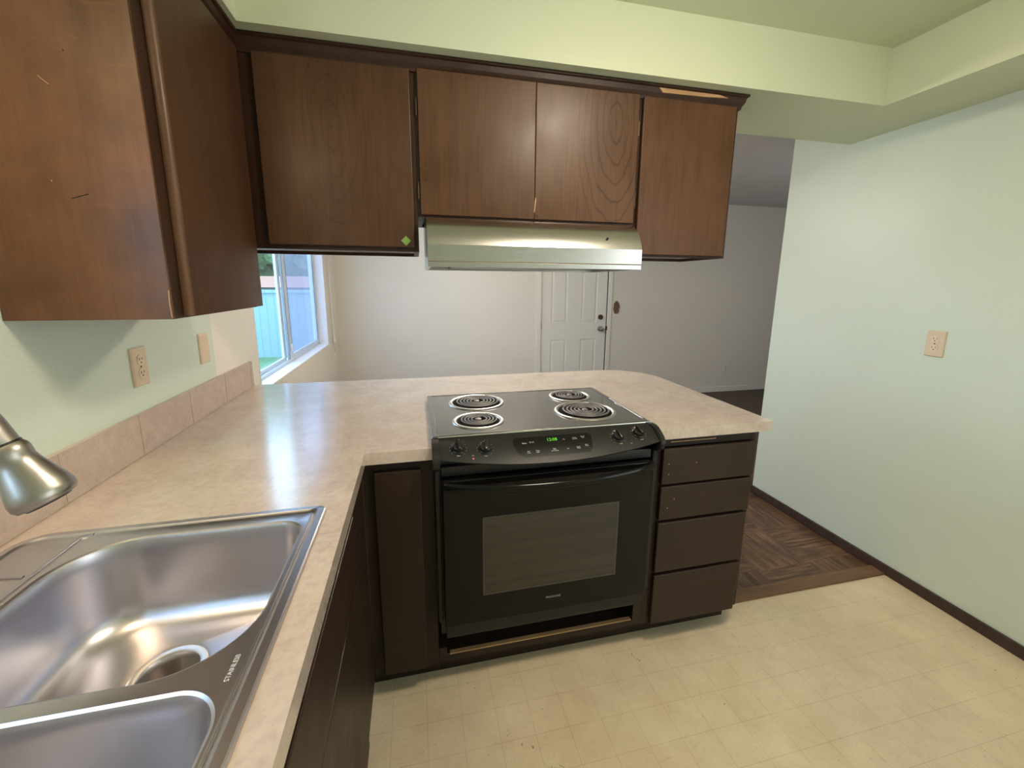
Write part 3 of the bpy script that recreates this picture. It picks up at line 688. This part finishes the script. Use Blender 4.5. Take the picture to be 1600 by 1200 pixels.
# ------------------------------------------------------------------ sink
t = thing('kitchen_sink', 'stainless steel double bowl drop-in sink with a raised rim', 'sink', (.31, -.72, ZC))
def rpoly(x0, x1, y0, y1, rad, d=0, n=20):
    """rounded rectangle; rad = radii for (x1,y1),(x0,y1),(x0,y0),(x1,y0); inset by d"""
    pts = []; x0 += d; x1 -= d; y0 += d; y1 -= d
    for k, (cx, cy, sx, sy) in enumerate(((x1, y1, 1, 1), (x0, y1, -1, 1), (x0, y0, -1, -1), (x1, y0, 1, -1))):
        r = max(rad[k]-d, .018)
        for i in range(n+1):
            a = math.radians(90*k + 90*i/n)
            pts.append((cx - sx*r + r*math.cos(a), cy - sy*r + r*math.sin(a)))
    return pts
DZ = .9165
b1 = dict(x0=.160, x1=.556, y0=-.702, y1=-.346, rad=(.050, .115, .120, .115))
b2 = dict(x0=.160, x1=.556, y0=-1.085, y1=-.729, rad=(.060, .100, .080, .080))
RO = dict(x0=.034, x1=.591, y0=-1.150, y1=-.295, rad=(.012, .055, .03, .012))
bm = bmesh.new()
def addloop(pts, z): return [bm.verts.new((p[0], p[1], z)) for p in pts]
def bridge(a, b):
    n = len(a)
    for i in range(n): bm.faces.new((a[i], a[(i+1) % n], b[(i+1) % n], b[i]))
rl = [(0, ZC+.0005), (.0015, .9185), (.004, .9205), (.016, .9205), (.020, .9175), (.023, DZ)]
prev = None
for d, z in rl:
    cur = addloop(rpoly(**RO, d=d), z)
    if prev: bridge(prev, cur)
    prev = cur
rim_in = prev
holes = []
for b, zb in ((b1, .742), (b2, .742)):
    # rolled lip then walls, fillet, floor
    seq = [(-.008, DZ), (-.003, DZ+.0003), (.001, DZ-.002), (.004, DZ-.008), (.006, DZ-.03), (.012, .83), (.018, zb+.055)]
    for k in range(1, 8):
        a = math.radians(90*k/7); seq.append((.018+.050*(1-math.cos(a)), zb+.055-.050*math.sin(a)))
    loops = [addloop(rpoly(**b, d=d), z) for d, z in seq]
    holes.append(loops[0])
    for p, q in zip(loops, loops[1:]): bridge(p, q)
    # floor slopes to the drain
    dc = (.357, -.505) if b is b1 else (.357, -.905)
    last = rpoly(**b, d=.068); n = 21
    cir = []
    for k in range(4):
        for i in range(n): cir.append((dc[0]+.058*math.cos(math.radians(90*k+90*i/(n-1))), dc[1]+.058*math.sin(math.radians(90*k+90*i/(n-1)))))
    pl = loops[-1]
    for s in (.25, .5, .75, .92, 1.0):
        cur = addloop([(p[0]*(1-s)+q[0]*s, p[1]*(1-s)+q[1]*s) for p, q in zip(last, cir)], zb+.005-.008*s-(.001 if s == 1 else 0))
        bridge(pl, cur); pl = cur
# deck between rim and bowls: fill with triangles
es = []
def loop_edges(vs):
    out = []
    for i in range(len(vs)):
        a, b = vs[i], vs[(i+1) % len(vs)]
        e = bm.edges.get((a, b)) or bm.edges.new((a, b)); out.append(e)
    return out
bmesh.ops.triangle_fill(bm, edges=loop_edges(rim_in)+loop_edges(holes[0])+loop_edges(holes[1]), use_beauty=True)
basin = obj('basin', bm, M['sink'], t, smooth=30)
for pl_, r_ in (([(.142, -1.12, DZ), (.142, -.325, DZ), (.150, -.318, DZ), (.16, -.3165, DZ)], .0038), ([(.060, -.426, DZ+.0003), (.134, -.437, DZ+.0003)], .0028), ([(.565, -.33, DZ), (.565, -1.12, DZ)], .0022)):
    obj('pressed_ridge', tube(bmesh.new(), [(a, b, c+.0009) for a, b, c in pl_], r_, 8, flat=.8), M['sink'], t, smooth=40)
for dy in (-.505, -.905):
    bm = bmesh.new(); o = (.357, dy, .742)
    lathe(bm, [(.058, -.001), (.0575, .0012), (.052, .0022), (.046, .0010), (.044, -.003), (.043, -.012)], o, (0, 0, 1), 40, False, False)
    lathe(bm, [(.043, -.012), (.040, -.05), (.020, -.062), (.006, -.062)], o, (0, 0, 1), 40, False, True)
    dr = obj('drain', bm, M['chrome'], t, smooth=50)
    bm = bmesh.new(); lathe(bm, [(.030, -.050), (.034, -.046), (.034, -.044), (.004, -.044), (.004, -.036), (.001, -.036)], o, (0, 0, 1), 24)
    obj('strainer', bm, M['hinge'], dr, smooth=40)
text('engraved_mark', 'STAINLESS', M['etch'], basis((.550, -.704, DZ+.0003), (0, 1, 0), (-1, 0, 0)), .0088, t, .0001)

# ------------------------------------------------------------------ faucet
t = thing('kitchen_faucet', 'brushed nickel gooseneck faucet with a flared pull-down spray head over the sink', 'faucet', (.085, -.72, DZ))
obj('base', lathe(bmesh.new(), [(.029, .0008), (.029, .006), (.024, .012), (.022, .10), (.018, .115), (.0145, .12)], (.092, -.72, DZ), (0, 0, 1), 32), M['nickel'], t, smooth=35)
pts = [(.092, -.72, 1.03), (.091, -.72, 1.10), (.085, -.72, 1.20)]
for i in range(1, 25):
    a = math.radians(180 - (180-24)*i/24); pts.append((.234+.149*math.cos(a), -.72, 1.205+.149*math.sin(a)))
pe = Vector(pts[-1]); dr = Vector((.40, .0, -.9)).normalized(); cpos = Vector((.381, -.72, 1.240))
pts.append(tuple(pe*.5+cpos*.5)); pts.append(tuple(cpos))
obj('gooseneck', tube(bmesh.new(), pts, .0140, 20, upv=(0, 1, 0)), M['nickel'], t, smooth=50)
hd = obj('spray_head', lathe(bmesh.new(), [(.0150, -.004), (.0170, 0), (.0175, .004), (.0170, .010), (.0165, .012), (.0180, .020), (.0215, .032), (.0255, .045), (.0275, .054), (.0272, .060), (.0245, .0645), (.019, .066)], cpos, dr, 40), M['nickel'], t, smooth=50)
obj('spray_face', lathe(bmesh.new(), [(.0195, .0655), (.0185, .0672), (.004, .0672)], cpos, dr, 32), M['black_plastic'], hd, smooth=50)
obj('collar_seam', lathe(bmesh.new(), [(.0148, -.0065), (.0148, -.0035)], cpos, dr, 32), M['black_plastic'], hd)
bm = bmesh.new(); lathe(bm, [(.012, 0), (.012, .03), (.010, .034)], (.092, -.742, DZ+.06), (0, -1, 0), 20); tube(bm, [(.085, -.765, DZ+.06), (.083, -.79, DZ+.10), (.080, -.80, DZ+.15)], .006, 10)
obj('lever', bm, M['nickel'], t, smooth=40)

# ------------------------------------------------------------------ range
t = thing('electric_range', 'black slide-in electric range with four coil burners and a green clock', 'stove', (1.22, .25, .13))
RX0, RX1 = .8445, 1.5945
bm = bmesh.new(); box(bm, RX0+.004, RX1-.004, .012, .53, .235, .868); box(bm, RX0, RX1, .034, .53, .868, .914)
obj('body', bm, M['black_plastic'], t)
for x in (.90, 1.54):
    for y in (.15, .48): obj('leg', lathe(bmesh.new(), [(.018, 0), (.018, .006), (.010, .010), (.010, .111)], (x, y, .1242), (0, 0, 1), 16), M['black_plastic'], t)
# cooktop
CX0, CX1, CY0, CY1, CZ = .836, 1.602, .036, .541, .9375
bm = B(CX0, CX1, CY0, CY1, .9146, CZ, bev=.004, seg=3)
ctop = obj('cooktop', bm, M['black_enamel'], t)
bm = bmesh.new()
for x0, x1, y0, y1 in ((CX0+.018, CX1-.018, CY1-.019, CY1-.0165), (CX0+.018, CX0+.0205, CY0+.016, CY1-.0165), (CX1-.0205, CX1-.018, CY0+.016, CY1-.0165)): box(bm, x0, x1, y0, y1, CZ-.0002, CZ+.0012, bev=.0005, seg=1)
obj('raised_bead', bm, M['black_enamel'], ctop, smooth=40)
obj('front_trim', tube(bmesh.new(), [(CX0+.020, CY0-.002, CZ-.004), (CX1-.020, CY0-.002, CZ-.004)], .0022, 8), M['chrome'], ctop, smooth=40)
obj('side_trim', B(1.588, 1.5935, .07, .34, CZ+.0002, CZ+.0022, bev=.0008), M['chrome'], ctop)
# burners
def burner(cx, cy, R):
    z = CZ
    pan = obj('burner', lathe(bmesh.new(), [(R-.001, -.0002), (R, .0015), (R-.003, .0042), (R-.010, .0046), (R-.014, .0020), (R-.0165, -.0008)], (cx, cy, z+.0004), (0, 0, 1), 56, False, False), M['chrome'], t, smooth=60, label='chrome drip pan ring')
    bm = bmesh.new(); lathe(bm, [(R-.0163, .0012), (R-.022, .0006), (R*.5, .0004), (.001, .0004)], (cx, cy, z+.0002), (0, 0, 1), 40, False, True)
    obj('drip_pan', bm, M['pan_dark'], pan, smooth=40)
    turns = 5 if R > .10 else 4; ri, ro = .020, R-.024; pts = []
    n = turns*36
    for i in range(n+1):
        k = i/n; r = ri+(ro-ri)*k; a = 2*math.pi*turns*k+1.0
        pts.append((cx+r*math.cos(a), cy+r*math.sin(a), z+.0078))
    bm = tube(bmesh.new(), pts, (ro-ri)/turns*.25, 8, flat=.62)
    lathe(bm, [(.012, .001), (.012, .0078), (.0095, .0092), (.001, .0092)], (cx, cy, z), (0, 0, 1), 20)
    obj('coil', bm, M['coil'], pan, smooth=60)
burner(1.030, .394, .112); burner(1.003, .162, .091); burner(1.437, .408, .090); burner(1.418, .192, .117)
# control panel, bowed outward and sloping
def cp_pt(u, v):
    b = 1-(2*u-1)**2; x = .856 + (1.592-.856)*u
    yb, zb = -.048-.018*b, .893-.031*b
    y = .034+(yb-.034)*v; z = .931+(zb-.931)*v
    bul = math.sin(math.pi*v)*.004; return Vector((x, y-bul*.5, z+bul))
bm = bmesh.new(); NU, NV = 40, 8
gr = [[bm.verts.new(cp_pt(i/NU, j/NV)) for i in range(NU+1)] for j in range(NV+1)]
lo = [bm.verts.new((cp_pt(i/NU, 1).x, cp_pt(i/NU, 1).y+.004, cp_pt(i/NU, 1).z-.005)) for i in range(NU+1)]
lb = [bm.verts.new((cp_pt(i/NU, 1).x, .012, cp_pt(i/NU, 1).z-.002)) for i in range(NU+1)]
tb = [bm.verts.new((cp_pt(i/NU, 0).x, .034, .928)) for i in range(NU+1)]
rows = [tb]+gr+[lo, lb]
for a, b in zip(rows, rows[1:]):
    for i in range(NU): bm.faces.new((a[i], a[i+1], b[i+1], b[i]))
for i in range(NU): bm.faces.new((lb[i], lb[i+1], tb[i+1], tb[i]))
bm.faces.new([r[0] for r in rows]); bm.faces.new([r[-1] for r in rows][::-1])
cpn = obj('control_panel', bm, M['black_panel'], t, smooth=35)
def cp_inv(px_x, v): return (px_x-.856)/(1.592-.856), v
def cp_mtx(x, v, lift=.0004):
    u, v = cp_inv(x, v); e = .01
    p = cp_pt(u, v); dx = cp_pt(u+e, v)-cp_pt(u-e, v); dv = cp_pt(u, v-e)-cp_pt(u, v+e)
    m = basis(p, dx, dv); nz = m.to_3x3() @ Vector((0, 0, 1)); p = p+nz*lift
    m.translation = p; return m
# end caps
cap = [(.0355, .9150), (.0355, .931), (.010, .932), (-.018, .925), (-.040, .912), (-.054, .898), (-.058, .884), (-.050, .866), (-.030, .850), (-.0015, .845), (-.0015, .9152)]
for x0, x1 in ((.834, .8565), (1.5915, 1.6108)):
    bm = bmesh.new(); prism(bm, cap, lambda p: (x0, p[0], p[1]), lambda p: (x1, p[0], p[1]))
    bmesh.ops.bevel(bm, geom=[e for e in bm.edges if abs(e.verts[0].co.x-e.verts[1].co.x) < 1e-6 and max(e.verts[0].co.y, e.verts[1].co.y) < -.01], offset=.003, segments=2, affect='EDGES')
    obj('end_cap', bm, M['black_panel'], t, smooth=40)
# side trims beside the oven door
for x0, x1 in ((.8400, .8560), (1.5925, 1.6085)):
    obj('side_rail', B(x0, x1, -.012, .011, .300, .856, bev=.004), M['black_panel'], t)
# display window on the control panel
bm = bmesh.new(); n = 10; vl = []
for j in range(n+1):
    v = .20+.62*j/n; row = []
    for i in range(31):
        k = i/30; x0 = 1.088+.018*(j/n)**2 if True else 0; x1 = 1.362-.010*(j/n)
        ed = .012*(1-min(1, min(j, n-j)/2))
        x = (x0+ed)+(x1-x0-2*ed)*k
        m = cp_mtx(x, v, .0005); row.append(bm.verts.new(m.translation))
    vl.append(row)
for a, b in zip(vl, vl[1:]):
    for i in range(30): bm.faces.new((a[i], a[i+1], b[i+1], b[i]))
disp = obj('display', bm, M['display'], cpn, smooth=60)
text('clock_digits', '12:08', M['green_led'], cp_mtx(1.222, .335, .0010) @ Matrix.Diagonal((1.0, 1.0, 1, 1)), .0165, cpn)
for s, x, v, sz in (('Bake', 1.127, .40, .0078), ('Broil', 1.152, .38, .0078), ('Self\nClean', 1.135, .68, .0058), ('Oven\nLight', 1.165, .67, .0058), ('Oven\nTimer\nDoor Locked', 1.222, .655, .0046),
                    ('\u2227', 1.262, .36, .011), ('\u2228', 1.268, .66, .011), ('Timer\nOn/Off', 1.300, .36, .0058), ('Clock\nSet', 1.330, .34, .0058), ('Cook\nTime', 1.304, .66, .0058), ('Start\nTime', 1.334, .62, .0058)):
    if s in ('\u2227', '\u2228'):
        bm = bmesh.new(); m = cp_mtx(x, v, .0010); q = 1 if s == '\u2227' else -1
        for sg in (-1, 1): tube(bm, [m @ Vector((sg*.004, -.002*q, 0)), m @ Vector((0, .002*q, 0))], .0005, 6)
        obj('arrow_mark', bm, M['print'], cpn)
    else: text('printed_words', s, M['print'], cp_mtx(x, v, .0010), sz, cpn)
# knobs with printed dials
def knob(x, v, rot):
    m = cp_mtx(x, v, 0); o = m.translation; nz = m.to_3x3() @ Vector((0, 0, 1))
    bm = bmesh.new(); lathe(bm, [(.0215, 0), (.0215, .003), (.0195, .005), (.0180, .016), (.0160, .018), (.001, .018)], o, nz, 36)
    r = m @ Matrix.Rotation(rot, 4, 'Z'); b2_ = B(-.0050, .0050, -.0185, .0185, .016, .026, bev=.002)
    bmesh.ops.transform(b2_, matrix=r, verts=b2_.verts[:]); me = bpy.data.meshes.new('tmp'); b2_.to_mesh(me); b2_.free(); bm.from_mesh(me); bpy.data.meshes.remove(me)
    k = obj('knob', bm, M['black_plastic'], cpn, smooth=35)
    bm = bmesh.new()
    for i in range(11):
        a = math.radians(225-27*i-rot*0); 
        d = m @ Vector((.0262*math.cos(a), .0262*math.sin(a)*-1*-1, .0008)); lathe(bm, [(.0009, 0), (.0009, .0004)], d, nz, 8)
    obj('dial_marks', bm, M['print'], k)
    text('dial_words', 'Med', M['print'], m @ Matrix.Translation((0, -.0275, .0006)), .0058, k)
    text('dial_words', 'OFF', M['print'], m @ Matrix.Translation((0, .0275, .0006)), .0055, k)
for x, v, r in ((.914, .52, .15), (.998, .52, -.1), (1.452, .50, .15), (1.530, .48, .2)): knob(x, v, r)
obj('indicator_light', lathe(bmesh.new(), [(.0022, 0), (.0018, .001)], cp_mtx(.957, .86, .0003).translation, (0, -.5, .8), 10), M['red_led'], cpn)
text('printed_words', 'On', M['print'], cp_mtx(.957, .76, .0006), .0055, cpn)
text('printed_words', 'On', M['print'], cp_mtx(1.491, .80, .0006), .0050, cpn)
# oven door
od = obj('oven_door', B(.8595, 1.5885, -.030, .0105, .290, .814, bev=.005, seg=3), M['black_gloss'], t)
obj('vent_strip', B(.8600, 1.5880, -.006, .0105, .818, .850, bev=.002), M['black_plastic'], t)
WX0, WX1, WW0, WW1 = .992, 1.458, .400, .672
obj('window_border', B(WX0-.006, WX1+.006, -.0308, -.0295, WW0-.006, WW1+.006), M['window_line'], od)
obj('oven_window', B(WX0, WX1, -.0314, -.0300, WW0, WW1), M['oven_glass'], od)
bm = bmesh.new(); N = 40; loops = []
for i in range(N+1):
    k = i/N; b = 1-(2*k-1)**2; x = .866+(1.582-.866)*k; y = -.034-.036*b**.7; zc = .800-.016*b; hh = .0135
    ring = []
    for q in range(12):
        a = 2*math.pi*q/12; ring.append((x, y+.008*math.cos(a), zc+hh*math.sin(a)))
    loops.append(ring)
ring_strip(bm, loops, True, True, True)
box(bm, .862, .884, -.040, -.029, .788, .812, bev=.002); box(bm, 1.564, 1.586, -.040, -.029, .788, .812, bev=.002)
obj('handle', bm, M['black_gloss'], od, smooth=40)
obj('kick_panel', B(.8640, 1.5840, -.014, .0115, .236, .287, bev=.003), M['black_panel'], t)
text('brand_lettering', 'FRIGIDAIRE', M['print_dim'], basis((1.232, -.0304, .346), (1, 0, 0), (0, 0, 1)), .0108, od)

LX, LY = 1.45, 1.70  # unseen lamp added to brighten the far wall of the dining area
t = thing('added_pendant_lamp', 'added unseen glass pendant lamp with a metal top over the dining area', 'lamp', (LX, LY, 2.40))
obj('canopy', lathe(bmesh.new(), [(.05, -.001), (.05, -.02), (.01, -.03)], (LX, LY, 2.40), (0, 0, 1), 32), M['nickel'], t, smooth=40)
obj('rod', lathe(bmesh.new(), [(.006, -.03), (.006, -.30)], (LX, LY, 2.40), (0, 0, 1), 12), M['nickel'], t)
obj('metal_cap', lathe(bmesh.new(), [(.02, -.29), (.10, -.31), (.175, -.335), (.175, -.345)], (LX, LY, 2.40), (0, 0, 1), 40), M['nickel'], t, smooth=40)
obj('lamp_shade', lathe(bmesh.new(), [(.168, -.3455), (.160, -.380), (.13, -.415), (.08, -.44), (.001, -.45)], (LX, LY, 2.40), (0, 0, 1), 40), M['lamp_glass2'], t, smooth=60)
# ------------------------------------------------------------------ ceiling lamp (its glass lights the kitchen)
t = thing('ceiling_lamp', 'round glass dome ceiling lamp in the middle of the kitchen', 'lamp', (1.60, -.72, HC))
obj('lamp_base', lathe(bmesh.new(), [(.17, -.001), (.17, -.02), (.155, -.03)], (1.60, -.72, HC), (0, 0, 1), 40), M['nickel'], t, smooth=40)
obj('lamp_shade', lathe(bmesh.new(), [(.150, -.030), (.148, -.045), (.132, -.066), (.10, -.082), (.05, -.092), (.001, -.094)], (1.60, -.72, HC), (0, 0, 1), 40), M['lamp_glass'], t, smooth=60)
t = thing('soffit_downlight', 'small recessed downlight in the left soffit above the sink', 'lamp', (.17, -.85, ZS))
obj('trim_ring', lathe(bmesh.new(), [(.085, -.001), (.085, -.006), (.075, -.008), (.068, -.002), (.068, -.001)], (.17, -.85, ZS), (0, 0, 1), 40), M['white_plastic'], t, smooth=40)
